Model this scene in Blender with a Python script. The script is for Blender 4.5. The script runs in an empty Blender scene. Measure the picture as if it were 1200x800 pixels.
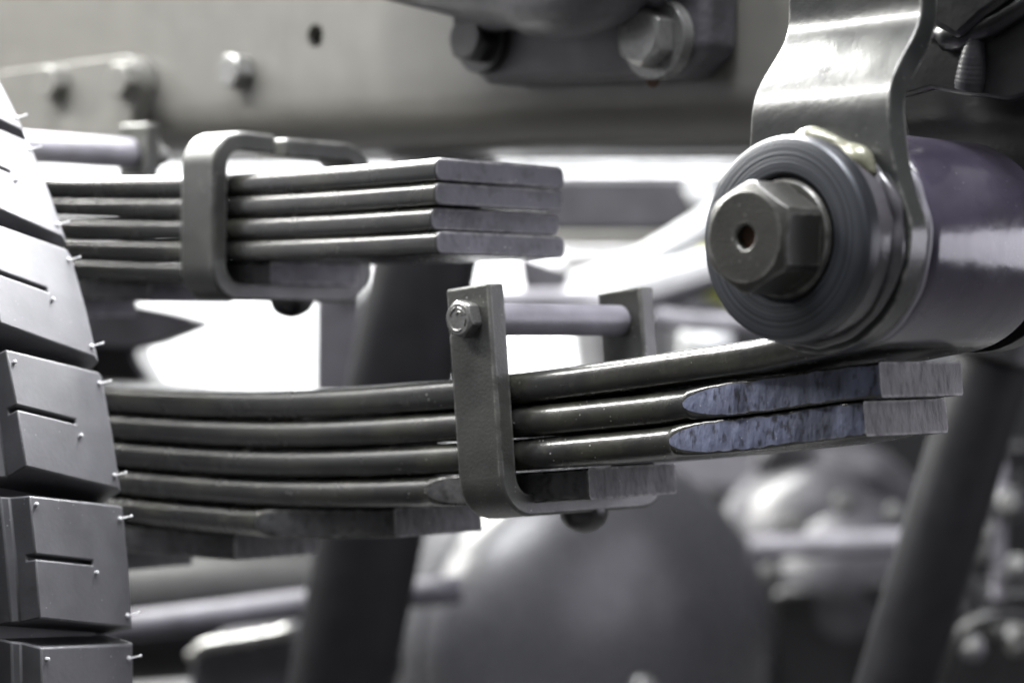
import bpy, bmesh, math, random
from mathutils import Vector, Matrix
random.seed(7)
S = bpy.context.scene
C = S.collection
A2 = 2 ** -.5
F = 2750.0

# ------------------------------------------------------------------ camera
cd = bpy.data.cameras.new('camera'); cam = bpy.data.objects.new('camera', cd); C.objects.link(cam)
cd.sensor_width = 36; cd.lens = F * 36 / 1200; cd.clip_start = .05; cd.clip_end = 200
cam.location = (0, 0, 0); cam.rotation_euler = (math.radians(90), 0, math.radians(45))
cd.dof.use_dof = True; cd.dof.focus_distance = .925; cd.dof.aperture_fstop = 6.2; cd.dof.aperture_blades = 0
S.camera = cam
# ------------------------------------------------------------------ world and lamps
w = bpy.data.worlds.new('World'); S.world = w; w.use_nodes = True
bg = w.node_tree.nodes['Background']; bg.inputs[0].default_value = (.93, .95, 1, 1); bg.inputs[1].default_value = .13
def area(name, loc, target, sx, sy, power, col, spread=180):
    l = bpy.data.lights.new(name, 'AREA'); l.shape = 'RECTANGLE'; l.size = sx; l.size_y = sy; l.energy = power; l.color = col; l.spread = math.radians(spread)
    o = bpy.data.objects.new(name, l); C.objects.link(o); o.location = loc
    o.rotation_euler = (Vector(target) - Vector(loc)).to_track_quat('-Z', 'Y').to_euler(); return o
area('overhead_lamp', (-.35, .25, 2.1), (-.8, .62, 0), 1.6, 1.0, 46, (.96, .97, 1), 120)
area('back_lamp', (.15, 1.6, .20), (-.72, .72, .0), 1.2, .8, 3.4, (.91, .89, 1), 120)
area('tyre_top_fill', (-1.0, 1.02, .66), (-.85, .60, .05), 1.1, .22, 29, (.98, .98, 1), 120)  # added light just above the rail, brightens tyre top and leaf edges
area('side_lamp', (-2.3, 1.08, 1.3), (-.95, .72, -.05), .48, 1.02, 70, (1, 1, .95), 130)
area('front_lamp', (-2.35, .10, 1.08), (-2.2, .78, .0), 2.3, .17, 68, (1, .985, .945), 180)
area('trailer_fill', (-3.4, 2.0, 3.0), (-3.3, 3.4, .2), 3.0, 1.5, 260, (1, 1, 1), 70)  # added light that washes out the white trailer
vs = S.view_settings; vs.view_transform = 'Standard'; vs.look = 'None'; vs.exposure = .68; vs.gamma = 1

# ------------------------------------------------------------------ materials
MATS = {}
def paint(name, col, rough=.4, metal=0, bump=.12, bscale=900, dust=0, dcol=(.3, .3, .27), speck=0, var=.25, spec=.5, streak=None, coat=0, edge=0, erad=.0022, wave=0, chip=0, ccol=(.02, .02, .02)):
    m = bpy.data.materials.new(name); m.use_nodes = True; nt = m.node_tree; n = nt.nodes; L = nt.links
    b = n['Principled BSDF']; b.inputs['Metallic'].default_value = metal; b.inputs['Specular IOR Level'].default_value = spec
    b.inputs['Coat Weight'].default_value = coat; b.inputs['Coat Roughness'].default_value = .12
    tc = n.new('ShaderNodeTexCoord')
    oi = n.new('ShaderNodeObjectInfo'); of = n.new('ShaderNodeVectorMath'); of.operation = 'MULTIPLY_ADD'
    L.new(oi.outputs['Random'], of.inputs[0]); of.inputs[1].default_value = (7.3, 5.1, 9.7); L.new(tc.outputs['Object'], of.inputs[2])
    OC = of.outputs[0]
    def noise(sc, det=4, vec=None):
        t = n.new('ShaderNodeTexNoise'); t.inputs['Scale'].default_value = sc; t.inputs['Detail'].default_value = det
        L.new(vec or OC, t.inputs['Vector']); return t.outputs['Fac']
    def ramp(fac, a, b_, ca, cb):
        r = n.new('ShaderNodeValToRGB'); r.color_ramp.elements[0].position = a; r.color_ramp.elements[1].position = b_
        r.color_ramp.elements[0].color = (*ca, 1); r.color_ramp.elements[1].color = (*cb, 1); L.new(fac, r.inputs[0]); return r.outputs[0]
    def mix(f, a, b_):
        x = n.new('ShaderNodeMix'); x.data_type = 'RGBA'; L.new(f, x.inputs[0])
        for s, i in ((a, 6), (b_, 7)):
            if hasattr(s, 'default_value'): L.new(s, x.inputs[i])
            else: x.inputs[i].default_value = (*s, 1)
        return x.outputs[2]
    lo = tuple(c * (1 - var) for c in col); hi = tuple(min(1, c * (1 + var)) for c in col)
    vec = None
    if streak:
        mp = n.new('ShaderNodeMapping'); mp.inputs['Scale'].default_value = streak; L.new(OC, mp.inputs['Vector']); vec = mp.outputs[0]
    c = ramp(noise(45 if not streak else 60, 6, vec), .3, .7, lo, hi)
    if dust:
        d = ramp(noise(28, 8), .5, .72, (0, 0, 0), (dust,) * 3)
        c = mix(d, c, dcol)
    if chip:                              # ragged chips and scratches in the coat
        c = mix(ramp(noise(190, 8, vec), .54, .66, (0, 0, 0), (chip,) * 3), c, ccol)
    if speck:
        v = n.new('ShaderNodeTexVoronoi'); v.inputs['Scale'].default_value = 340; L.new(OC, v.inputs['Vector'])
        s1 = ramp(v.outputs['Distance'], .05, .11, (1, 1, 1), (0, 0, 0))
        s2 = ramp(noise(40, 3), .50, .66, (0, 0, 0), (speck,) * 3)
        mm = n.new('ShaderNodeMath'); mm.operation = 'MULTIPLY'; L.new(s1, mm.inputs[0]); L.new(s2, mm.inputs[1])
        c = mix(mm.outputs[0], c, (.6, .6, .58))
    if edge:                              # rubbed edges on steel, painted highlight lines on rubber
        bv = n.new('ShaderNodeBevel'); bv.samples = 4; bv.inputs['Radius'].default_value = erad
        ge = n.new('ShaderNodeNewGeometry'); dt = n.new('ShaderNodeVectorMath'); dt.operation = 'DOT_PRODUCT'
        L.new(bv.outputs[0], dt.inputs[0]); L.new(ge.outputs['Normal'], dt.inputs[1])
        e1 = ramp(dt.outputs['Value'], .86, .985, (1, 1, 1), (0, 0, 0)); e2 = ramp(noise(160, 5), .38, .62, (0, 0, 0), (edge,) * 3)
        me_ = n.new('ShaderNodeMath'); me_.operation = 'MULTIPLY'; L.new(e1, me_.inputs[0]); L.new(e2, me_.inputs[1])
        c = mix(me_.outputs[0], c, (.34, .335, .32))
    L.new(c, b.inputs['Base Color'])
    r = n.new('ShaderNodeMapRange'); r.inputs[3].default_value = max(.05, rough - .1); r.inputs[4].default_value = min(1, rough + .14)
    L.new(noise(70, 5), r.inputs[0]); L.new(r.outputs[0], b.inputs['Roughness'])
    bu = n.new('ShaderNodeBump'); bu.inputs['Strength'].default_value = bump; bu.inputs['Distance'].default_value = .0006 if not streak else .0012
    L.new(noise(bscale if not streak else 120, 5, vec), bu.inputs['Height']); 
    if wave:                              # slow unevenness of hammered or thickly painted steel
        b2 = n.new('ShaderNodeBump'); b2.inputs['Strength'].default_value = wave; b2.inputs['Distance'].default_value = .004
        L.new(noise(55, 2), b2.inputs['Height']); L.new(b2.outputs[0], bu.inputs['Normal'])
    L.new(bu.outputs[0], b.inputs['Normal'])
    m.diffuse_color = (*col, 1); MATS[name] = m; return m
paint('leaf_paint', (.012, .0125, .0115), .22, bump=.20, bscale=380, dust=.32, dcol=(.07, .068, .045), speck=.8, spec=.8, chip=.5, ccol=(.035, .034, .028))
paint('clip_paint', (.036, .037, .034), .32, bump=.34, bscale=1100, speck=1, dust=.35, dcol=(.07, .07, .058), edge=1, wave=.12)
paint('blue_cut', (.105, .116, .175), .34, metal=.1, bump=1.0, streak=(2.2, 1, .9), var=.45, dust=.5, dcol=(.05, .05, .055), speck=.8, edge=1, chip=.85, ccol=(.022, .022, .026))
paint('end_cut', (.045, .045, .047), .5, spec=.4, bump=.9, streak=(1, 2, 1.0), var=.35, dust=.4, dcol=(.02, .02, .02), speck=.8, edge=1, chip=.8, ccol=(.014, .014, .014))
paint('lavender_cut', (.070, .068, .082), .44, metal=.1, spec=.4, bump=.6, bscale=300, dust=.5, dcol=(.03, .03, .034), speck=1, edge=1, wave=.1, chip=.6, ccol=(.03, .03, .034))
paint('frame_paint', (.115, .113, .103), .34, bump=.06, bscale=300, dust=.08, dcol=(.13, .13, .115), var=.06)
paint('gusset_paint', (.115, .113, .103), .40, bump=.08, bscale=300, var=.12)
paint('casting', (.055, .053, .06), .42, bump=.6, bscale=260, var=.3)
paint('shackle_paint', (.022, .0235, .023), .30, bump=.14, bscale=500, speck=.6, spec=.6, coat=.25, dust=.2, dcol=(.06,.06,.045), edge=.9, wave=.12)
paint('eye_paint', (.040, .034, .052), .20, bump=.30, bscale=160, speck=.5, spec=.6, coat=.4, dust=.25, dcol=(.07,.065,.08), wave=.14)
paint('boss_paint', (.060, .057, .064), .22, bump=.4, bscale=200, spec=.6, coat=.3, wave=.2, edge=.5)
paint('weld', (.13, .13, .095), .25, metal=.2, bump=.6, bscale=200, var=.5)
paint('nut_steel', (.045, .0445, .041), .28, metal=.35, bump=.3, bscale=900, dust=.4, dcol=(.035, .034, .03), speck=.6, edge=1)
paint('zinc', (.20, .20, .195), .26, metal=.5, bump=.2, bscale=700)
paint('clip_bolt', (.16, .16, .155), .25, metal=.6, bump=.35, bscale=900)
paint('rubber', (.052, .052, .057), .56, bump=.16, bscale=420, speck=.8, dust=.35, dcol=(.10, .10, .10), spec=.6, edge=.75, erad=.0008)  # edge tone paints the highlight lines along the tread blocks
paint('spew', (.35, .35, .36), .5, bump=0)
paint('sleeve_paint', (.16, .155, .175), .38, bump=.25, bscale=600)
paint('black_paint', (.009, .009, .010), .30, bump=.2, bscale=300)
paint('dark_grey', (.040, .039, .045), .36, bump=.1, bscale=200)
paint('tank_paint', (.046, .046, .051), .27, bump=.02, bscale=200, var=.06)
paint('white_pipe', (.50, .51, .52), .35, bump=.05)
paint('white_panel', (.85, .86, .87), .4, bump=.03, var=.03)
paint('matte_black', (.005, .005, .006), .5, spec=.12, bump=.1)
paint('grey_plastic', (.20, .20, .205), .4, bump=.1)
paint('dim_pipe', (.06, .058, .070), .6, spec=.3, bump=.1)
paint('mid_grey', (.09, .09, .095), .4, bump=.1)
paint('asphalt', (.055, .055, .055), .8, bump=.5, bscale=120, var=.3)
paint('yellow_green', (.45, .48, .08), .4)
paint('rust', (.05, .022, .010), .8, bump=.6, bscale=900)
def rings():
    m = bpy.data.materials.new('turned_steel'); m.use_nodes = True; nt = m.node_tree; n = nt.nodes; L = nt.links
    b = n['Principled BSDF']; b.inputs['Metallic'].default_value = .3
    tc = n.new('ShaderNodeTexCoord'); sp = n.new('ShaderNodeSeparateXYZ'); L.new(tc.outputs['Object'], sp.inputs[0])
    cx = n.new('ShaderNodeCombineXYZ'); L.new(sp.outputs[0], cx.inputs[0]); L.new(sp.outputs[2], cx.inputs[1])
    ln = n.new('ShaderNodeVectorMath'); ln.operation = 'LENGTH'; L.new(cx.outputs[0], ln.inputs[0])
    ns = n.new('ShaderNodeTexNoise'); ns.noise_dimensions = '1D'; ns.inputs['Scale'].default_value = 900; ns.inputs['Detail'].default_value = 4
    L.new(ln.outputs['Value'], ns.inputs['W'])
    r = n.new('ShaderNodeValToRGB'); r.color_ramp.elements[0].position = .35; r.color_ramp.elements[1].position = .68
    r.color_ramp.elements[0].color = (.016, .018, .022, 1); r.color_ramp.elements[1].color = (.055, .060, .070, 1); L.new(ns.outputs['Fac'], r.inputs[0])
    L.new(r.outputs[0], b.inputs['Base Color']); b.inputs['Roughness'].default_value = .36
    bu = n.new('ShaderNodeBump'); bu.inputs['Strength'].default_value = .5; bu.inputs['Distance'].default_value = .0004
    L.new(ns.outputs['Fac'], bu.inputs['Height']); L.new(bu.outputs[0], b.inputs['Normal']); MATS['turned_steel'] = m
rings()

# ------------------------------------------------------------------ helpers
W = {}
def at(px, py, Y):                       # picture point on the vertical plane Y = const
    t = (px - 600) / F; s = Y / (A2 * (1 + t)); return Vector((-Y * (1 - t) / (1 + t), Y, (400 - py) / F * s))
def dp(px, py, s):                       # picture point at depth s
    t = (px - 600) / F; return Vector((A2 * s * (-1 + t), A2 * s * (1 + t), (400 - py) / F * s))
def tag(o, label, cat, group=None, kind=None):
    if label: o['label'] = label
    if cat: o['category'] = cat
    if group: o['group'] = group
    if kind: o['kind'] = kind
    return o
def thing(name, loc, label, cat, group=None):
    o = bpy.data.objects.new(name, None); C.objects.link(o); o.location = loc; o.empty_display_size = .05
    W[o.name] = Vector(loc); return tag(o, label, cat, group)
def obj(name, vf, mat, parent=None, bevel=0, sharp=None, origin=None, seg=2):
    if sharp is None: sharp = 18 if name in ('bolt', 'nut', 'bolt_head') else 35
    vs_, fs = vf[0], vf[1]; mi = vf[2] if len(vf) > 2 else None
    vs_ = [Vector(v) for v in vs_]
    if origin is None:
        lo = Vector([min(v[i] for v in vs_) for i in range(3)]); hi = Vector([max(v[i] for v in vs_) for i in range(3)]); origin = (lo + hi) / 2
    origin = Vector(origin)
    me = bpy.data.meshes.new(name); me.from_pydata([v - origin for v in vs_], [], fs)
    for m in (mat if isinstance(mat, (list, tuple)) else [mat]): me.materials.append(MATS[m])
    if mi: me.polygons.foreach_set('material_index', mi)
    bm = bmesh.new(); bm.from_mesh(me); bmesh.ops.recalc_face_normals(bm, faces=bm.faces); bm.to_mesh(me); bm.free()
    me.polygons.foreach_set('use_smooth', [True] * len(me.polygons)); me.set_sharp_from_angle(angle=math.radians(sharp))
    o = bpy.data.objects.new(name, me); C.objects.link(o); W[o.name] = origin
    if parent: o.parent = parent; o.location = origin - W[parent.name]
    else: o.location = origin
    if bevel:
        b = o.modifiers.new('bevel', 'BEVEL'); b.width = bevel; b.segments = seg; b.limit_method = 'ANGLE'; b.angle_limit = math.radians(40); b.harden_normals = False
    return o
def join(*parts):
    v, f, m = [], [], []
    for p in parts:
        k = len(v); v += list(p[0]); f += [[i + k for i in q] for q in p[1]]; m += list(p[2]) if len(p) > 2 else [0] * len(p[1])
    return v, f, m
def loft(rings_, caps=True, closed=True):
    n = len(rings_[0]); v = [p for r in rings_ for p in r]; f = []
    for i in range(len(rings_) - 1):
        for j in range(n if closed else n - 1):
            k = (j + 1) % n; f.append([i * n + j, i * n + k, (i + 1) * n + k, (i + 1) * n + j])
    if caps: f += [list(range(n))[::-1], list(range((len(rings_) - 1) * n, len(rings_) * n))]
    return v, f
def frame_of(d):
    d = Vector(d).normalized(); u = d.cross(Vector((0, 0, 1)))
    if u.length < .01: u = Vector((1, 0, 0))
    u.normalize(); return d, u, u.cross(d).normalized()
def lathe(origin, axis, prof, n=48, caps=True):
    d, u, v = frame_of(axis); o = Vector(origin)
    return loft([[o + d * h + (u * math.cos(2 * math.pi * i / n) + v * math.sin(2 * math.pi * i / n)) * max(r, 1e-5) for i in range(n)] for r, h in prof], caps)
def tube(pts, rad, n=20, caps=True):
    pts = [Vector(p) for p in pts]; rs = []
    d0, u, v = frame_of(pts[1] - pts[0])
    for i, p in enumerate(pts):
        d = (pts[min(i + 1, len(pts) - 1)] - pts[max(i - 1, 0)]).normalized()
        u = (u - d * u.dot(d)).normalized(); v = u.cross(d)
        r = rad[i] if isinstance(rad, (list, tuple)) else rad
        rs.append([p + (u * math.cos(2 * math.pi * k / n) + v * math.sin(2 * math.pi * k / n)) * r for k in range(n)])
    return loft(rs, caps)
def spline(pts, m=8):
    P = [Vector(p) for p in pts]; P = [P[0] * 2 - P[1]] + P + [P[-1] * 2 - P[-2]]; out = []
    for i in range(1, len(P) - 2):
        for k in range(m):
            t = k / m; a, b, c, d = P[i - 1:i + 3]
            out.append(.5 * (2 * b + (c - a) * t + (2 * a - 5 * b + 4 * c - d) * t * t + (3 * b - a - 3 * c + d) * t ** 3))
    return out + [P[-2]]
def hexhead(origin, axis, R, H, rot=0, hole=0, cham=.55, n=48):
    d, u, v = frame_of(axis); o = Vector(origin); ap = R * math.cos(math.pi / 6); rc = ap * .89
    def rr(a): x = (a - rot) % (math.pi / 3); return ap / math.cos(x - math.pi / 6)
    def ring(f, h): return [o + d * h(a) + (u * math.cos(a) + v * math.sin(a)) * f(a) for a in [2 * math.pi * i / n for i in range(n)]]
    rs = [ring(rr, lambda a: 0), ring(rr, lambda a: H - (rr(a) - rc) * cham), ring(lambda a: rc, lambda a: H)]
    if hole:
        rs += [ring(lambda a: hole * 1.15, lambda a: H), ring(lambda a: hole, lambda a: H - hole * .2), ring(lambda a: hole, lambda a: H * .2)]
    return loft(rs)
def box(lo, hi):
    x0, y0, z0 = lo; x1, y1, z1 = hi
    return ([(x0, y0, z0), (x1, y0, z0), (x1, y1, z0), (x0, y1, z0), (x0, y0, z1), (x1, y0, z1), (x1, y1, z1), (x0, y1, z1)],
            [[0, 3, 2, 1], [4, 5, 6, 7], [0, 1, 5, 4], [1, 2, 6, 5], [2, 3, 7, 6], [3, 0, 4, 7]])
def prism(poly, off):                    # closed polygon of Vectors, extruded by off
    n = len(poly); v = [Vector(p) for p in poly] + [Vector(p) + Vector(off) for p in poly]
    return v, [list(range(n))[::-1], list(range(n, 2 * n))] + [[i, (i + 1) % n, n + (i + 1) % n, n + i] for i in range(n)]
def rounded(poly, r, k=5):               # round the corners of a 2-D polyline; r per point (0 = keep)
    out = []
    for i, p in enumerate(poly):
        rr = r[i] if isinstance(r, (list, tuple)) else r
        if rr == 0: out.append(Vector(p)); continue
        p = Vector(p); a = (Vector(poly[i - 1]) - p); b = (Vector(poly[(i + 1) % len(poly)]) - p)
        a.normalize(); b.normalize(); half = math.acos(max(-1, min(1, a.dot(b)))) / 2
        d = rr / math.tan(half); c = p + (a + b).normalized() * (rr / math.sin(half))
        s, e = p + a * d - c, p + b * d - c
        for q in range(k + 1):
            t = q / k; w_ = s.lerp(e, t); out.append(c + w_.normalized() * rr)
    return out
def strap(path, t, x0, x1):              # flat bar bent in the Y-Z plane along path, width x0..x1 ; path = outer line
    n = len(path); P = [Vector(p) for p in path]; inner = []
    for i, p in enumerate(P):
        d = (P[min(i + 1, n - 1)] - P[max(i - 1, 0)]).normalized(); inner.append(p + Vector((-d[1], d[0])) * t)
    rs = [[Vector((x0, a[0], a[1])), Vector((x1, a[0], a[1])), Vector((x1, b[0], b[1])), Vector((x0, b[0], b[1]))] for a, b in zip(P, inner)]
    return loft(rs)
def rotY(vf, ang, c):
    c = Vector(c); M = Matrix.Rotation(ang, 4, 'Y'); return ([M @ (Vector(v) - c) + c for v in vf[0]],) + tuple(vf[1:])
def copy_tree(o, parent=None):
    c = o.copy(); C.objects.link(c); c.parent = parent
    for ch in o.children: copy_tree(ch, c)
    return c

# ------------------------------------------------------------------ setting
gz = -.604
o = obj('ground', ([(-40, -20, gz), (20, -20, gz), (20, 40, gz), (-40, 40, gz)], [[0, 1, 2, 3]]), 'asphalt'); o['kind'] = 'structure'

# ------------------------------------------------------------------ leaf springs
Y0, Y1 = .693, .773
def section(pos, nrm, hf, hb, t, r, k=4):   # rounded rectangle ring in the plane of nrm and Y ; front is -Y
    pts = []
    for (sy, sn, a0) in ((-1, -1, 180), (1, -1, 270), (1, 1, 0), (-1, 1, 90)):
        h = hf if sy < 0 else hb
        for q in range(k + 1):
            a = math.radians(a0 + 90 * q / k)
            pts.append(pos + Vector((0, 1, 0)) * (sy * (h - r) + r * math.cos(a)) + nrm * (sn * (t / 2 - r) + r * math.sin(a)))
    return pts
def leaf(path, t, cham=0, cin=.013, r=.0052, cut=1, end=2):
    """path: list of 2-D (x, z) centre points from root to tip"""
    P = [Vector((p[0], 0, p[1])) for p in path]; n = len(P); rs = []; info = []
    L = [0]; sd = random.uniform(0, 50)
    for i in range(1, n): L.append(L[-1] + (P[i] - P[i - 1]).length)
    for i, p in enumerate(P):
        d = (P[min(i + 1, n - 1)] - P[max(i - 1, 0)]).normalized(); nr = Vector((-d.z, 0, d.x))
        left = L[-1] - L[i]; e = max(0, (cham - left) / cham) if cham else 0
        hw = (Y1 - Y0) / 2 - cin * e + .00022 * math.sin(L[i] * 61 + sd) + .00012 * math.sin(L[i] * 173 + 2 * sd) + (random.uniform(-.0004, .0004) if e > 0 else 0); dl = min(cin * e, r); rr = r if e == 0 else max(random.uniform(.0005, .0014), r - math.sqrt(2 * r * dl - dl * dl))
        rs.append(section(p + Vector((0, (Y0 + Y1) / 2, 0)), nr, hw, hw, t, rr)); info.append(e)
    v, f = loft(rs); m = []; ns = len(rs[0])
    for i in range(n - 1):
        for j in range(ns):
            side = (j >= ns - 1 or j < 0) or j == 9 or (j in (ns - 1,))
            m.append(cut if (info[i + 1] > 0 and (j == ns - 1 or j == 9)) else 0)
    m += [0, end]
    return v, f, m
T1P = [(-1.40, -.010), (-1.25, -.0165), (-1.1, -.0205), (-.982, -.0228), (-.929, -.0236), (-.863, -.0233), (-.802, -.0208), (-.729, -.0160), (-.6915, -.0130), (-.644, -.0081), (-.599, -.0030), (-.565, .0009), (-.53, .0058), (-.505, .0085)]
HP = [(-1.40, .108), (-1.2, .0955), (-1.0317, .0854), (-.97, .0824), (-.922, .0805), (-.883, .0796), (-.8017, .0791), (-.738, .0794)]
def ev(P, x):
    for i in range(len(P) - 1):
        if x <= P[i + 1][0] or i == len(P) - 2:
            p0 = P[max(i - 1, 0)]; p1 = P[i]; p2 = P[i + 1]; p3 = P[min(i + 2, len(P) - 1)]
            h = p2[0] - p1[0]; t = (x - p1[0]) / h
            m1 = (p2[1] - p0[1]) / (p2[0] - p0[0]) * h; m2 = (p3[1] - p1[1]) / (p3[0] - p1[0]) * h
            return (2 * t**3 - 3 * t * t + 1) * p1[1] + (t**3 - 2 * t * t + t) * m1 + (-2 * t**3 + 3 * t * t) * p2[1] + (t**3 - t * t) * m2
def xs(x0, x1, step, cham):
    out = []; x = x0
    while x < x1 - cham - .001: out.append(x); x += step
    if cham: out += [x1 - cham * (1 - q) for q in [0, .012, .03, .055, .085, .11] + [.14 + .03 * k_ for k_ in range(28)] + [.98, 1]]
    else: out += [x1]
    return out
PT = .0138; TH = .0131
XP, ZP, RE = -.523, .0365, .041
spring = thing('leaf_spring', (-1.24, .733, -.1), 'lower black leaf spring whose top leaf curls into the bolted eye', 'leaf spring')
# main leaf with rolled eye
rc = RE - TH / 2; path = [(x, ev(T1P, x) - TH / 2) for x in xs(-1.40, -.566, .012, 0)]
for k in range(0, 61):
    a = math.radians(-86 + k * 5.4); path.append((XP + rc * math.cos(a), ZP + rc * math.sin(a)))
obj('main_leaf', leaf(path, TH, r=.0050), ['leaf_paint', 'eye_paint', 'end_cut'], spring, sharp=50)
me = bpy.data.objects['main_leaf'].data
ox = W['main_leaf'][0]
for p in me.polygons:
    if p.center.x + ox > -.505 or p.center.z + W['main_leaf'][2] > .010: p.material_index = 1
for k, xe in enumerate((-.515, -.522, -.661, -.780, -.8957, -1.0), 1):
    path = [(x, ev(T1P, min(x, -.505)) - k * PT - TH / 2 - (.0012 if x > -.72 else 0) * min(1, max(0, (x + .72) / .1))) for x in xs(-1.40, xe, .012, .084)]
    obj('leaf', leaf(path, TH, cham=.084, r=.0058), ['leaf_paint', 'blue_cut' if k < 3 else 'end_cut', 'end_cut'], spring, sharp=50)
# its rebound clip: a U of flat bar, bolt with sleeve across the top, rivet below
cx0, cx1 = -.7185, -.6925; tilt = -math.radians(5.5); piv = (-.7055, .733, -.025)
def mk_clip(x0, x1, zt, zb, t, tiltv, pv, par, sleeve_z, sr, mat='clip_paint', tip=0):
    ya, yb = Y0 - .0005 - t, Y1 + .0045 + t
    pl = rounded([(yb, zt - tip), (yb, zb), (ya, zb), (ya, zt)], [0, .017, .017, 0], 8)
    pl = [(p[0], p[1]) for p in pl][::-1]
    # outer line runs front top -> bottom -> rear top
    c = obj('rebound_clip', rotY(strap(pl, t, x0, x1), tiltv, pv), mat, par, bevel=.0012)
    xm = (x0 + x1) / 2
    q = lambda vf: rotY(vf, tiltv, pv)
    obj('sleeve', q(lathe((xm, Y0, sleeve_z), (0, 1, 0), [(sr * .6, 0), (sr, 0), (sr, Y1 - Y0 + .004), (sr * .6, Y1 - Y0 + .004)])), 'sleeve_paint', c, bevel=.0005)
    obj('rivet', q(lathe((xm + .003, .742, zb), (0, 0, -1), [(.0105, -.001), (.0104, .002), (.0085, .0055), (.005, .008), (.0015, .009)], 24)), 'black_paint', c, sharp=60)
    return c, q, xm, ya, yb
clip, q, xm, ya, yb = mk_clip(cx0, cx1, .0235, -.0745, .0092, tilt, piv, spring, .0095, .0069)
bh = obj('bolt_head', q(hexhead((xm, ya, .0095), (0, -1, 0), .0084, .0066, rot=.35)), 'clip_bolt', clip, bevel=.0003)
def arcmark(c, r, a0, a1, y, w=.0004):
    return tube([(c[0] + r * math.cos(math.radians(a)), y, c[1] + r * math.sin(math.radians(a))) for a in range(a0, a1 + 1, 12)], w, 6)
obj('grade_mark', q(join(*[arcmark((xm, .0095), .0048, a, b, ya - .0067) for a, b in ((20, 80), (100, 160), (195, 300), (320, 356))], arcmark((xm + .001, .011), .0015, 0, 180, ya - .0067))), 'clip_bolt', bh)
obj('nut', q(hexhead((xm, yb, .0095), (0, 1, 0), .0084, .006)), 'clip_bolt', clip)
obj('bolt_end', q(lathe((xm, yb + .006, .0095), (0, 1, 0), [(.0045, 0), (.0045, .004), (.0035, .005)], 20)), 'clip_bolt', clip)

helper = thing('leaf_spring', (-1.24, .733, .02), 'upper helper leaf spring with square cut leaf ends under the grey rail', 'leaf spring')
HPT, HTH = .0104, .0100
for k, (xe, ch) in enumerate(((-.7395, 0), (-.7400, 0), (-.7425, 0), (-.7390, 0), (-.8675, .05), (-.965, .05), (-1.05, .05))):
    dz = k * HPT + (0 if k < 2 else .0004)
    path = [(x, ev(HP, x) - dz - HTH / 2) for x in xs(-1.40, xe, .012, ch)]
    vf = leaf(path, HTH, cham=ch, r=.0036)
    lo = obj('leaf', vf, ['leaf_paint', 'end_cut', 'lavender_cut'], helper, sharp=50)
    if k < 4:
        b = lo.modifiers.new('bevel', 'BEVEL'); b.width = .0007; b.segments = 2; b.limit_method = 'ANGLE'; b.angle_limit = math.radians(60)
# box clip with two bent-over arms
ya, yb, t = .6835, .7835, .0092; zt, zb = .0998, .0195
hx0, hx1 = -.9087, -.8835
fr = rounded([(.722, zt), (ya, zt + .001), (ya, zb), (.733, zb)], [0, .017, .017, 0], 8)
rr_ = rounded([(.733, zb), (yb, zb), (yb, zt - .001), (.7285, zt - .001)], [0, .017, .017, 0], 8)
pl = [(p[0], p[1]) for p in fr[:-1]] + [(p[0], p[1]) for p in rr_[1:]]
hc = obj('rebound_clip', rotY(strap(pl, t, hx0, hx1), math.radians(1), (-.896, .733, .06)), 'clip_paint', helper, bevel=.0014)
obj('rivet', lathe((-.896, .742, zb + .0005), (0, 0, -1), [(.0105, -.001), (.0104, .002), (.0085, .0055), (.005, .0075), (.0015, .0085)], 24), 'black_paint', hc, sharp=60)
c2, q2, xm2, ya2, yb2 = mk_clip(-1.092, -1.066, .1215, .022, .0092, math.radians(2.5), (-1.079, .733, .08), helper, .1045, .0085, 'clip_paint')
obj('nut', q2(hexhead((xm2, yb2, .1045), (0, 1, 0), .0105, .007)), 'zinc', c2)
obj('bolt_end', q2(lathe((xm2, yb2 + .007, .1045), (0, 1, 0), [(.0055, 0), (.0055, .006), (.0045, .007)], 20)), 'zinc', c2)

# ------------------------------------------------------------------ spring shackle with pin
sh = thing('spring_shackle', (XP, .733, ZP), 'grey joggled shackle plate with big washer and hex nut at the spring eye', 'shackle')
AX = (0, -1, 0)
def shackle_plate(yf, th, dirn):
    st = []
    for k in range(0, 13):
        a = math.radians(-90 + k * 8.2); st.append((ZP + .041 * math.sin(a), .041 * math.cos(a), 0))
    for z, h in ((.054, .0365), (.060, .0348), (.066, .0333), (.072, .0320)): st.append((z, h, 0))
    for k in range(0, 33):
        u_ = k / 32; s_ = u_ ** 3 * (u_ * (6 * u_ - 15) + 10); st.append((.0765 + .050 * u_, .0303 + .0013 * (1 - u_) ** 3, .022 * s_))
    for z in (.135, .16, .185): st.append((z, .0305, .022))
    for k in range(1, 10):
        a = math.radians(k * 10); st.append((.185 + .0305 * math.sin(a), max(.001, .0305 * math.cos(a)), .022))
    rs = []
    for i, (z, h, dy) in enumerate(st):
        h = max(h, .001); z2 = st[min(i + 1, len(st) - 1)]; z1 = st[max(i - 1, 0)]
        d = Vector((0, dirn * (z2[2] - z1[2]), z2[0] - z1[0])).normalized(); nr = Vector((0, d.z, -d.y))
        c = Vector((XP, yf + dirn * dy, z)); wob = .00035 * math.sin(z * 190)
        rs.append([c + Vector((-h + wob, 0, 0)) - nr * th / 2, c + Vector((h + wob, 0, 0)) - nr * th / 2, c + Vector((h + wob, 0, 0)) + nr * th / 2, c + Vector((-h + wob, 0, 0)) + nr * th / 2])
    return loft(rs)
obj('front_plate', shackle_plate(.6845, .0098, 1), 'shackle_paint', sh, bevel=.0016, sharp=60)
obj('rear_plate', shackle_plate(.7855, .011, -1), 'black_paint', sh, bevel=.0016, sharp=60)
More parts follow.
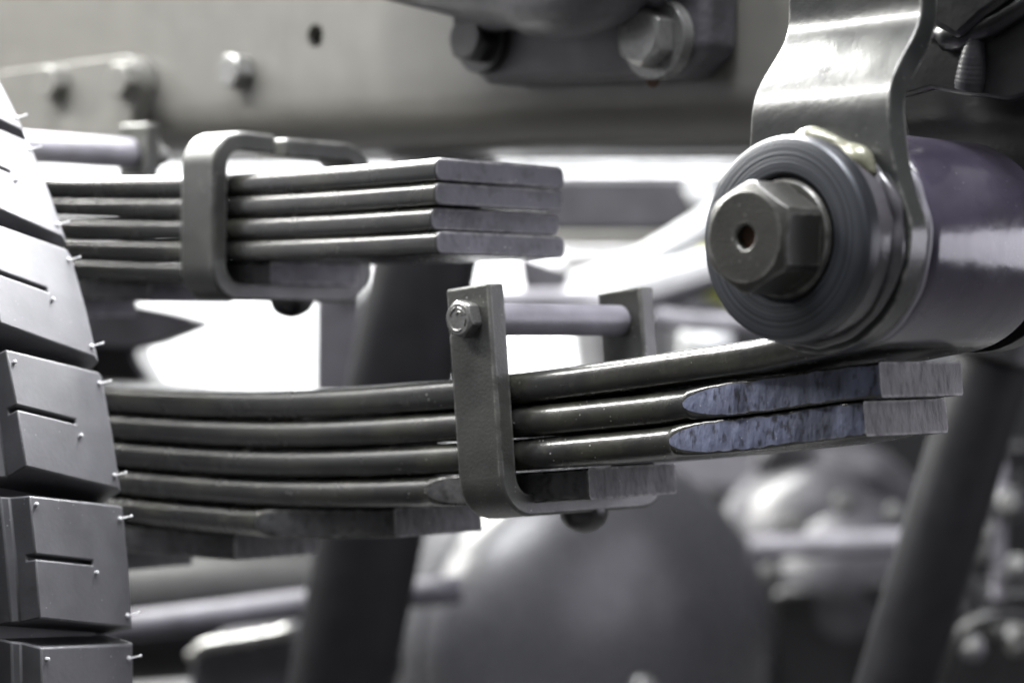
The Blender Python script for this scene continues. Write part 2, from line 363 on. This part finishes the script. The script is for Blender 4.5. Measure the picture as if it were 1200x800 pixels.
obj('boss', lathe((XP, .680, ZP), AX, [(.030, 0), (.0372, 0), (.0360, .004), (.0350, .012), (.034, .0145)], 72), 'boss_paint', sh, sharp=50)
obj('bushing_lip', lathe((XP, .6935, ZP), AX, [(.028, 0), (.0392, 0), (.0400, .0008), (.0400, .0026), (.0392, .0034), (.028, .0034)], 72), 'boss_paint', sh)
obj('spacer_ring', lathe((XP, .7738, ZP), (0, 1, 0), [(.02, 0), (.036, 0), (.036, .006), (.02, .006)], 48), 'black_paint', sh)
obj('washer', lathe((XP, .6675, ZP), AX, [(.012, 0), (.0360, 0), (.0372, .0010), (.0373, .0050), (.0368, .0072), (.0358, .0086), (.0344, .0092), (.0240, .0092), (.0228, .0078), (.0224, .0050), (.012, .0050)], 96), 'turned_steel', sh, origin=(XP, .66, ZP), sharp=30)
obj('nut_flange', lathe((XP, .6630, ZP), AX, [(.01, 0), (.0215, 0), (.0215, .0035), (.0205, .0048), (.01, .0048)], 64), 'nut_steel', sh)
nut = obj('nut', hexhead((XP, .6585, ZP), AX, .0206, .0205, rot=math.radians(30 + 4), hole=.0042, cham=.6), 'nut_steel', sh, bevel=.0004)
obj('bore_rust', lathe((XP, .6425, ZP), AX, [(.004, 0), (.0040, .0008), (.001, .0009)], 24), 'rust', nut)
def bead(cx, cz, r, y, a0, a1, n, rad, seed, jit=.0008):
    rnd = random.Random(seed); pts = []
    for i in range(n):
        a = math.radians(a0 + (a1 - a0) * i / (n - 1)); j = rnd.uniform(-jit, jit)
        rv = rad * (rnd.uniform(.7, 1.25) if 0 < i < n - 1 else .3)
        pts.append(Vector((cx + (r + j) * math.cos(a), y + rnd.uniform(-jit, jit), cz + (r + j) * math.sin(a), rv)))
    sp = spline(pts, 5)
    return tube([p.to_3d() for p in sp], [max(.0003, p[3]) for p in sp], 12)
obj('weld_bead', bead(XP, ZP, .0362, .6752, 38, 104, 6, .0044, 3, .0009), 'weld', sh, sharp=180)
obj('weld_bead', bead(XP, ZP, .0368, .6782, -120, 40, 16, .0022, 5, .0003), 'boss_paint', sh, sharp=180)
obj('weld_bead', bead(XP, ZP, .0400, .6908, -70, 75, 14, .0018, 9, .0004), 'sleeve_paint', sh, sharp=180)

# ------------------------------------------------------------------ tyre
YS, RS = .600, .4064
TC = Vector((-1.2345, .600, -.1507))
ty = thing('tyre', (TC.x, YS, gz), 'new black truck tyre with chunky shoulder lugs at the left edge', 'tyre')
TB = math.tan(math.radians(17.5)); BW = .061
def tyre_lathe(prof, n=160): return loft([[Vector((TC.x + r * math.cos(2 * math.pi * i / n), y, TC.z + r * math.sin(2 * math.pi * i / n))) for i in range(n)] for r, y in prof], caps=False)
RC = RS + BW * TB
GD = .026
prof = [(.23, YS - .235), (.30, YS - .262), (.36, YS - .262), (RS - .022, YS - .250), (RC - GD, YS - BW - .115), (RC - GD, YS - BW), (RS - .024, YS - .004), (.36, YS + .010), (.30, YS + .008), (.25, YS - .015), (.23, YS - .03)]
obj('carcass', tyre_lathe(prof), 'rubber', ty)
obj('rim', tyre_lathe([(.05, YS - .09), (.20, YS - .08), (.215, YS - .04), (.235, YS - .022), (.25, YS - .018), (.232, YS - .03), (.225, YS - .12), (.232, YS - .24)]), 'dark_grey', ty)
def tread_block(al, yl, yr, rl, rr_, step, sipe=True, shoulder=True):
    """one lug, centred on angle 0, in tyre coordinates (axis = local Y)"""
    y = lambda f: yl + (yr - yl) * f
    r = lambda f: rl + (rr_ - rl) * f
    mid = .58
    P = [(yl - .004, rl - GD - .004), (yl - .004, rl - .0155), (yl, rl - .0145), (yl, rl - .007), (yl, rl), (y(mid), r(mid))]
    if shoulder: P += [(yr - .0045, r(1) + .0015), (yr, rr_ - .003), (yr + .003, rr_ - .028), (yr - .012, rr_ - .032)]
    else: P += [(yr, rr_), (yr, rr_ - .0145), (yr + .004, rr_ - .0155), (yr + .004, rr_ - GD - .004)]
    iTLs, iTL, iTM = 3, 4, 5; n = len(P)
    h = al / 2; ds = .0010 / rl
    angs = [-h, -ds, ds, h]; v = []
    sk = .27
    for ai, a in enumerate(angs):
        for (yy, rv) in P:
            draft = (1 + .10 * max(0, (rl - rv)) / .02) if ai in (0, 3) else 1
            aa = a * draft - sk * (yy - yr)
            v.append((rv * math.cos(aa), yy - YS, rv * math.sin(aa)))
    f = []
    for s_ in range(3):
        for j in range(n - 1):
            if s_ == 1 and sipe and j in (iTLs, iTL): continue
            f.append([s_ * n + j, s_ * n + j + 1, (s_ + 1) * n + j + 1, (s_ + 1) * n + j])
        f.append([s_ * n + n - 1, s_ * n, (s_ + 1) * n, (s_ + 1) * n + n - 1])
    f += [list(range(n))[::-1], list(range(3 * n, 4 * n))]
    if sipe:
        k = len(v)
        for a in (-ds, ds):
            rv = r(mid) - .007; aa = a - sk * (y(mid) - yr); v.append((rv * math.cos(aa), y(mid) - YS, rv * math.sin(aa)))
        f += [[n + iTLs, 2 * n + iTLs, k + 1, k], [k, k + 1, 2 * n + iTM, n + iTM], [n + iTLs, n + iTL, n + iTM, k], [2 * n + iTLs, k + 1, 2 * n + iTM, 2 * n + iTL]]
    return [Vector(q_) for q_ in v], f
PITCH = math.radians(8.32); BA = math.radians(6.75)
W['tyre_axis'] = TC
def at_axis(o, parent, ang):
    o.parent = parent; o.location = TC - W[ty.name]; o.rotation_euler = (0, -ang, 0)
b0 = obj('tread_block', tread_block(BA, YS - BW, YS, RC, RS, .003), 'rubber', None, bevel=.0008, origin=(0, 0, 0), sharp=30)
def spew(y, r, a, dy, dr, L_, rad=.00045):
    p = Vector((r * math.cos(a), y - YS, r * math.sin(a))); d = Vector((dr, dy, .15 * dy)).normalized()
    kn = [(rad, 0), (rad * .8, L_ * .5), (rad * .8, L_ * .85), (rad * 1.6, L_ * .9), (rad * 1.6, L_), (rad * .6, L_ * 1.03)]
    return join(lathe(p, d, kn, 8), lathe(p, Vector((1, .3, 0)), [(.0011, -.0006), (.0011, .0004), (.0006, .0009)], 8))
spm = []
for a in (BA * .42, -BA * .42):
    spm.append(obj('vent_spew', spew(YS - .0055, RS + .0018, a, .9, .25, .0058, .00036), 'spew', None, origin=(0, 0, 0)))
for a, fy in ((BA * .42 + .27 * BW * .95, .05), (-.012 + .27 * BW * .42, .60)):
    spm.append(obj('vent_spew', lathe(Vector(((RC + (RS - RC) * fy) * math.cos(a), -BW * (1 - fy), (RC + (RS - RC) * fy) * math.sin(a))), (1, .35, 0), [(.0009, -.001), (.0009, .0012), (.0004, .0016)], 8), 'spew', None, origin=(0, 0, 0)))
c0 = obj('centre_tread_block', tread_block(BA, YS - BW - .110, YS - BW - .024, RC + .008, RC + .001, .003, sipe=True, shoulder=False), 'rubber', None, bevel=.0008, origin=(0, 0, 0), sharp=30)
first = True
for k in range(-9, 13):
    ang = math.radians(15.9) + k * PITCH
    o = b0 if first else b0.copy(); o2 = c0 if first else c0.copy()
    if not first: C.objects.link(o); C.objects.link(o2)
    at_axis(o, ty, ang + random.uniform(-.001, .001)); at_axis(o2, ty, ang + PITCH * .45)
    for i, s_ in enumerate(spm):
        q_ = s_ if first else s_.copy()
        if not first: C.objects.link(q_)
        q_.parent = o; q_.location = (0, 0, 0); q_.rotation_euler = (random.uniform(-.004, .004), random.uniform(-.003, .003), 0)
    first = False

# ------------------------------------------------------------------ chassis rail, plates and bolts
FY = .83
rail = thing('frame_rail', (-1.0, .86, .09), 'long satin grey chassis rail across the top with bolts and one hole', 'chassis rail')
def zb_(x): return .098 - .050 * (x + .83)
def rail_mesh():
    hx, hz, hr = -.982, .1665, .0066
    prof = [(.92, .008), (.92, 0)] + [(FY + .028 - .028 * math.sin(math.radians(a)), .028 - .028 * math.cos(math.radians(a))) for a in range(0, 91, 10)]
    v, f = [], []
    X = [-2.4, -1.8, -1.4, hx - .02, hx + .02, -.7, -.45, -.15]
    hzr = hz - zb_(hx)
    prof += [(FY, hzr - .02), (FY, hzr + .02), (FY, .165), (FY + .008, .165), (FY + .008, .034), (FY + .03, .008)]
    n = len(prof)
    for x in X:
        for (y, z) in prof: v.append((x, y, zb_(x) + z))
    jh = [j for j in range(n) if abs(prof[j][1] - (hzr - .02)) < 1e-6][0]
    for i in range(len(X) - 1):
        for j in range(n):
            if i == 3 and j == jh: continue
            k = (j + 1) % n; f.append([i * n + j, i * n + k, (i + 1) * n + k, (i + 1) * n + j])
    # ring of quads round the hole
    b = [3 * n + jh, 4 * n + jh, 4 * n + jh + 1, 3 * n + jh + 1]; c = len(v); N = 24
    for k in range(N):
        a = 2 * math.pi * k / N - math.radians(135); v.append((hx + hr * math.cos(a), FY, hz + hr * math.sin(a)))
    for k in range(N):
        a = 2 * math.pi * k / N - math.radians(135); v.append((hx + hr * math.cos(a), FY + .0078, hz + hr * math.sin(a)))
    for k in range(N): f.append([c + k, c + (k + 1) % N, c + N + (k + 1) % N, c + N + k])
    for s_ in range(4):
        q_ = N // 4
        f.append([b[s_], b[(s_ + 1) % 4]] + [c + ((s_ + 1) * q_ - t_) % N for t_ in range(q_ + 1)])
    return v, f
obj('channel', rail_mesh(), 'frame_paint', rail, sharp=40)
def bolt(parent, x, y, z, R, H, mat='zinc', wash=None, rot=.2):
    b = obj('bolt', hexhead((x, y, z), AX, R, H, rot=rot), mat, parent, bevel=.0004)
    if wash: obj('bolt_washer', lathe((x, y + wash[1] , z), AX, [(.002, 0), (wash[0], 0), (wash[0], wash[1] - .0004), (wash[0] - .0005, wash[1])], 40), mat, b)
    return b
p = at(272, 84, .822); bolt(rail, p.x, FY - .0005, p.z, .0108, .011, 'zinc')
gp = thing('gusset_plate', at(110, 150, .822), 'pale grey bracket plate with two bolts on the rail behind the tyre', 'plate')
poly = rounded([(-1.30, .170), (-1.118, .1685), (-1.142, .11), (-1.30, .11)], [0, .016, 0, 0], 6)
obj('plate', prism([Vector((p_[0], FY - .0125, p_[1])) for p_ in poly], (0, .0122, 0)), 'gusset_paint', gp, bevel=.001)
for px, py in ((65, 98), (148, 95)):
    p = at(px, py, .815); bolt(gp, p.x, FY - .0146, p.z, .0115, .008, 'gusset_paint', (.0118, .002))

hb = thing('cast_bracket', (-.76, .80, .13), 'dark cast bracket bolted to the grey rail at top centre', 'bracket')
pz = .1235
poly = rounded([(-.842, pz + .016), (-.826, pz + .003), (-.76, pz - .001), (-.70, pz - .004), (-.683, pz + .008), (-.683, .20), (-.842, .20)], [.008, .012, 0, .014, .008, 0, 0], 6)
obj('flange', prism([Vector((p_[0], .806, p_[1])) for p_ in poly], (0, .0238, 0)), 'casting', hb, bevel=.005, seg=4)
p = at(560, 46, .80); bolt(hb, p.x, .8005, p.z, .0125, .010, 'black_paint', (.0165, .005))
p = at(768, 46, .80); bolt(hb, p.x, .7985, p.z, .0140, .011, 'zinc', (.0185, .007), rot=.5)
obj('rust_stain', lathe((p.x - .006, .8055, p.z - .0172), AX, [(.004, 0), (.004, .0004), (.003, .001)], 14), 'rust', hb)
obj('arm', tube(spline([at(330, -75, .775), at(470, -42, .775), at(600, -14, .775), at(680, -10, .775), at(740, -50, .785), at(770, -110, .80)], 6), [.018] * 6 + [.019] * 8 + [.021] * 8 + [.020] * 9, 28), 'casting', hb, sharp=180)
obj('rib', prism([Vector((-.835, .790, .150)), Vector((-.70, .790, .150)), Vector((-.70, .790, .20)), Vector((-.835, .790, .20))], (0, .016, 0)), 'casting', hb, bevel=.006, seg=4)

# dark hanger behind the eye at top right
hg = thing('hanger_bracket', (-.52, .80, .12), 'black hanger bracket with weld run behind the shackle at top right', 'bracket')
pts = [at(1040, 118, .748), at(1090, 104, .748), at(1130, 112, .748), at(1180, 118, .748), at(1240, 100, .748), at(1300, 60, .748), at(1300, -60, .748), at(1040, -60, .748)]
obj('web', prism(pts, (0, .006, 0)), 'black_paint', hg, bevel=.0015)
obj('backing_plate', prism([at(1040, 96, .80), at(1330, 96, .80), at(1330, 175, .80), at(1040, 175, .80)], (0, .006, 0)), 'matte_black', hg, bevel=.001)
obj('ridge', tube(spline([at(1075, 30, .7475), at(1110, 42, .747), at(1140, 38, .747), at(1175, 22, .747), at(1240, -20, .7475)], 5), [.0035] * 5 + [.006] * 5 + [.005] * 5 + [.0045] * 6, 14), 'black_paint', hg, sharp=180)
obj('gusset', prism([at(1085, 25, .740), at(1120, 48, .740), at(1150, 20, .740), at(1190, -10, .740), at(1085, -20, .740)], (0, .008, 0)), 'black_paint', hg, bevel=.003, seg=3)
wp = [at(1143, 40, .7465), at(1142, 52, .7468), at(1141, 66, .7472), at(1140, 80, .7478), at(1139, 94, .7484), at(1138, 104, .7490)]
sp = spline([Vector((*p_, r_)) for p_, r_ in zip(wp, (.0030, .0040, .0050, .0058, .0064, .0062))], 6)
obj('weld_run', tube([q_.to_3d() for q_ in sp], [q_[3] * (1 + .03 * math.sin(i * 2.6)) for i, q_ in enumerate(sp)], 18), 'dark_grey', hg, sharp=180)

# ------------------------------------------------------------------ background parts of the chassis
g = 'struts of the chassis'
s1 = thing('strut', dp(420, 800, 1.62), 'dark slanting tube below the upper spring, left of the round tank', 'strut', None)
obj('outer_tube', tube([dp(524, 180, 1.62), dp(360, 1000, 1.62)], .0365, 40), 'matte_black', s1)
obj('clamp', tube([dp(390, 850, 1.62), dp(380, 900, 1.62)], .0382, 40), 'matte_black', s1, bevel=.002)
s2 = thing('strut', dp(1050, 800, 1.4), 'dark slanting tube under the spring eye at lower right', 'strut', None)
obj('outer_tube', tube([dp(1200, 300, 1.4), dp(985, 1020, 1.4)], .0235, 40), 'matte_black', s2)
obj('clamp', tube([dp(1178, 372, 1.4), dp(1163, 424, 1.4)], .0275, 40), 'black_paint', s2, bevel=.002)

tk = thing('air_tank', dp(705, 1000, 2.1), 'big round dark tank with domed end below the lower spring', 'tank')
tc_ = dp(703, 770, 2.1); tax = Vector((.97, -.25, 0)).normalized(); R = .183
dome = [(R, -.3), (R, 0)] + [(R * math.cos(math.radians(a)) ** .9, .085 * math.sin(math.radians(a))) for a in range(8, 90, 8)]
obj('shell', lathe(tc_, tax, dome, 72), 'tank_paint', tk, sharp=60)
obj('seam', lathe(tc_, tax, [(R, -.012), (R + .003, -.01), (R + .003, -.002), (R, 0)], 72, caps=False), 'tank_paint', tk)
obj('port', lathe(dp(685, 792, 2.1) + tax * .082, tax, [(.012, 0), (.012, .014), (.009, .017), (.009, .022), (.003, .024)], 24), 'zinc', tk)

ax = thing('axle_housing', dp(960, 900, 2.3), 'dark cast axle housing with shiny rounded top right of the tank', 'axle housing')
obj('casing', lathe(dp(950, 640, 2.35), (.7, -.72, .1), [(.03, -.3), (.06, -.2), (.085, -.1), (.092, -.03), (.085, .03), (.06, .06), (.03, .07)], 48), 'dark_grey', ax, sharp=180)
obj('flange', lathe(dp(1000, 690, 2.28), (.75, -.62, .12), [(.05, -.05), (.082, -.03), (.095, -.02), (.095, .0), (.075, .004), (.060, .02), (.03, .03)], 48), 'dark_grey', ax)
for k in range(10):
    d_, u_, v_ = frame_of((.75, -.62, .12)); a_ = 2 * math.pi * k / 10 + .2
    obj('bolt', hexhead(dp(1000, 690, 2.28) + (u_ * math.cos(a_) + v_ * math.sin(a_)) * .085, d_, .0085, .010), 'zinc', ax)
obj('collar', tube([dp(880, 642, 2.2), dp(1060, 634, 2.2)], .011, 24), 'sleeve_paint', ax)
obj('hump', tube(spline([dp(900, 520, 2.35), dp(960, 556, 2.35), dp(1035, 572, 2.35), dp(1080, 640, 2.35)], 6), [.03] * 6 + [.034] * 6 + [.03] * 7, 28), 'dark_grey', ax, sharp=180)
obj('lower_beam', prism([dp(905, 690, 2.25), dp(1050, 675, 2.25), dp(1050, 900, 2.25), dp(905, 900, 2.25)], (-.1, .1, 0)), 'black_paint', ax, bevel=.01, seg=4)

ab = thing('axle_tube', dp(250, 900, 1.6), 'dark grey axle beam behind the tyre at lower left', 'axle beam')
obj('casing', tube(spline([dp(80, 730, 1.95), dp(200, 722, 1.95), dp(300, 716, 1.95), dp(470, 716, 1.95)], 5), .053, 36), 'matte_black', ab, sharp=180)
obj('pad', prism([dp(225, 765, 1.78), dp(255, 748, 1.78), dp(345, 738, 1.78), dp(352, 900, 1.78), dp(215, 900, 1.78)], (-.05, .05, 0)), 'dark_grey', ab, bevel=.004, seg=3)
obj('weld_bead', tube(spline([dp(222, 772, 1.775), dp(240, 757, 1.775), dp(270, 752, 1.775), dp(300, 747, 1.775), dp(345, 738, 1.775)], 4), [.0045, .0055, .004, .006] * 4 + [.005], 10), 'zinc', ab, sharp=180)
bp = obj('brake_pipe', tube(spline([dp(60, 742, 1.75), dp(160, 732, 1.75), dp(260, 720, 1.75), dp(370, 706, 1.75), dp(540, 690, 1.75)], 5), .0105, 20), 'dim_pipe', None, sharp=180)
tag(bp, 'grey pipe running below the lower spring behind the tyre', 'pipe')

pt = thing('post', dp(395, 460, 1.9), 'grey upright post in the bright gap under the upper spring', 'post')
obj('upright', prism([dp(368, 300, 1.9), dp(424, 300, 1.9), dp(418, 640, 1.9), dp(366, 640, 1.9)], (-.03, .03, 0)), 'dark_grey', pt, bevel=.004)
obj('bolt', hexhead(dp(410, 328, 1.895), (.7, -.7, 0), .010, .008), 'black_paint', pt)
bb = thing('bump_stop', dp(120, 440, 1.45), 'black block beside the tyre between the two springs', 'bump stop')
obj('block', prism([dp(70, 360, 1.5), dp(150, 375, 1.5), dp(160, 420, 1.5), dp(178, 452, 1.5), dp(182, 560, 1.5), dp(70, 560, 1.5)], (-.05, .05, 0)), 'black_paint', bb, bevel=.004)
obj('cap', prism(spline([dp(60, 340, 1.48), dp(150, 356, 1.48), dp(235, 376, 1.48), dp(200, 396, 1.48), dp(155, 408, 1.48), dp(60, 402, 1.48)], 4), (-.04, .04, 0)), 'dark_grey', bb, bevel=.003)

fr_ = thing('cross_member', dp(760, 285, 2.1), 'dark horizontal cross member under the rail behind the washer', 'cross member')
obj('beam', prism([dp(560, 204, 2.1), dp(1000, 204, 2.1), dp(1000, 272, 2.1), dp(560, 272, 2.1)], (-.06, .06, 0)), 'dark_grey', fr_, bevel=.006)
obj('lower_lip', prism([dp(560, 273, 2.08), dp(1000, 273, 2.08), dp(1000, 286, 2.08), dp(560, 286, 2.08)], (-.06, .06, 0)), 'gusset_paint', fr_, bevel=.003)
obj('bolt', hexhead(dp(822, 222, 2.09), (.7, -.7, 0), .016, .016), 'white_pipe', fr_)
o = obj('side_bar', prism([dp(-200, 168, 2.6), dp(1000, 168, 2.6), dp(1000, 191, 2.6), dp(-200, 191, 2.6)], (-.05, .05, 0)), 'mid_grey', None, bevel=.006); tag(o, 'blurred grey bar showing in the slit under the rail', 'bar')
o = obj('conduit', tube([dp(520, 196, 2.0), dp(1000, 195, 2.0)], .0040, 16), 'white_pipe', None); tag(o, 'thin pale conduit just under the rail', 'conduit')
o = obj('pipe', tube(spline([dp(560, 352, 1.85), dp(660, 350, 1.85), dp(730, 360, 1.85), dp(800, 376, 1.85), dp(900, 380, 1.85)], 5), .0075, 18), 'sleeve_paint', None, sharp=180); tag(o, 'thin grey pipe just above the clip sleeve, below the white pipes', 'pipe')
o = obj('bracket', prism([dp(606, 296, 1.95), dp(668, 318, 1.95), dp(664, 350, 1.95), dp(612, 338, 1.95)], (-.04, .04, 0)), 'dark_grey', None, bevel=.003); tag(o, 'small dark bracket between upper spring end and clip bolt', 'bracket')
G = 'white pipes behind the washer'
for pa, lab in (((dp(640, 362, 1.9), dp(730, 338, 1.9), dp(840, 308, 1.9), dp(960, 268, 1.9), .0125), 'thick white pipe, lower of the two behind the washer'),
                ((dp(650, 345, 2.0), dp(745, 312, 2.0), dp(840, 254, 2.0), dp(930, 200, 2.0), .0125), 'white pipe rising steeply, upper of the two behind the washer'),):
    o = obj('pipe', tube(spline(pa[:4], 6), pa[4], 20), 'white_pipe', None, sharp=180); tag(o, lab, 'pipe', G)
o = obj('hose', tube(spline([dp(560, 366, 1.75), dp(660, 372, 1.75), dp(760, 352, 1.75), dp(860, 322, 1.75), dp(980, 300, 1.75)], 6), .008, 18), 'dark_grey', None, sharp=180); tag(o, 'dark hose running below the white pipes', 'hose')
o = obj('hose', tube(spline([dp(770, 345, 2.1), dp(830, 372, 2.1), dp(900, 400, 2.1), dp(1000, 430, 2.1)], 6), .016, 18), 'tank_paint', None, sharp=180); tag(o, 'grey hose sloping down behind the clip towards the eye', 'hose')
o = obj('yellow_reflection', lathe(dp(838, 326, 2.2), (.7, -.7, .2), [(.02, -.03), (.028, -.02), (.028, .01), (.02, .02)], 24), 'yellow_green', None, bevel=.003); tag(o, 'yellow green reflection shaped as a solid piece left of the washer', 'cap')  # yellow-green reflection modelled as a solid piece
o = obj('fitting', lathe(dp(828, 395, 1.9), (.3, -.3, .9), [(.016, -.03), (.022, -.02), (.022, .005), (.012, .012)], 24), 'white_pipe', None, bevel=.003); tag(o, 'white fitting just above the lower spring left of the washer', 'fitting')

vb = thing('valve_block', dp(1165, 900, 1.9), 'dark valve block with shiny fittings at lower right corner', 'valve')
obj('body', prism([dp(1105, 690, 1.95), dp(1290, 690, 1.95), dp(1290, 950, 1.95), dp(1105, 950, 1.95)], (-.07, .07, 0)), 'black_paint', vb, bevel=.006)
obj('rod', tube([dp(1172, 540, 1.9), dp(1170, 700, 1.9)], .006, 16), 'sleeve_paint', vb)
obj('back_plate', prism([dp(1120, 520, 2.3), dp(1300, 520, 2.3), dp(1300, 700, 2.3), dp(1120, 700, 2.3)], (-.03, .03, 0)), 'black_paint', vb, bevel=.004)
rnd = random.Random(4)
for px, py, r_ in ((1183, 590, .014), (1148, 622, .010), (1148, 650, .009), (1120, 692, .010), (1184, 678, .013), (1125, 712, .008), (1192, 752, .014), (1140, 760, .011), (1110, 765, .009), (1150, 715, .008), (1165, 735, .009)):
    axd = (.5 + rnd.uniform(-.3, .3), -.6, .3 + rnd.uniform(-.3, .5))
    b = obj('fitting', hexhead(dp(px, py, 1.90), axd, r_, r_ * 1.2), rnd.choice(['zinc', 'dark_grey', 'sleeve_paint']), vb, bevel=.0006, sharp=18)
    d_ = Vector(axd).normalized(); obj('spigot', lathe(dp(px, py, 1.90) + d_ * r_ * 1.2, axd, [(r_ * .6, 0), (r_ * .6, r_ * .8), (r_ * .45, r_)], 16), 'zinc', b)
for pts_ in ((dp(1100, 800, 1.86), dp(1130, 740, 1.84), dp(1180, 720, 1.84), dp(1240, 740, 1.86)), (dp(1200, 560, 1.95), dp(1150, 590, 1.9), dp(1130, 660, 1.88), dp(1160, 730, 1.88))):
    obj('hose', tube(spline(pts_, 6), .006, 14), 'black_paint', vb, sharp=180)
gb = thing('grey_backdrop', dp(770, 500, 3.0), 'grey ribbed backdrop panel, blurred behind the white pipes', 'panel')  # added grey panel that sets off the white pipes
obj('body', prism([dp(655, 290, 3.0), dp(1020, 290, 3.0), dp(1020, 520, 3.0), dp(690, 520, 3.0)], (-.15, .15, 0)), 'grey_plastic', gb, bevel=.01)
for k in range(4): obj('rib', prism([dp(700 + k * 60, 300, 2.99), dp(712 + k * 60, 300, 2.99), dp(720 + k * 60, 510, 2.99), dp(708 + k * 60, 510, 2.99)], (-.01, .01, 0)), 'dark_grey', gb)
# bright white van body far behind
vn = thing('white_trailer', dp(500, 700, 4.2), 'white trailer side, blurred far behind the springs', 'trailer')
A_ = dp(-260, 60, 4.6); B_ = dp(1000, 60, 3.9)
hv = (B_ - A_); hv.z = 0; nrm = Vector((-hv.y, hv.x, 0)).normalized() * .35
NP = 6
for k in range(NP):
    a = A_ + hv * (k / NP); b = A_ + hv * ((k + 1) / NP - .002)
    obj('side_panel', prism([Vector((a.x, a.y, .75)), Vector((b.x, b.y, .75)), Vector((b.x, b.y, -.13)), Vector((a.x, a.y, -.13))], nrm), 'white_panel', vn, bevel=.004)
o = obj('skirt', prism([Vector((A_.x, A_.y, -.14)), Vector((B_.x, B_.y, -.14)), Vector((B_.x, B_.y, -.25)), Vector((A_.x, A_.y, -.25))], nrm), 'dark_grey', vn, bevel=.004)
for k in (.18, .78):
    c = A_ + hv * k + nrm * .3; obj('wheel', lathe((c.x, c.y, -.42), nrm, [(.05, -.1), (.11, -.1), (.12, -.09), (.18, -.09), (.182, .09), (.05, .1)], 32), 'rubber', vn)
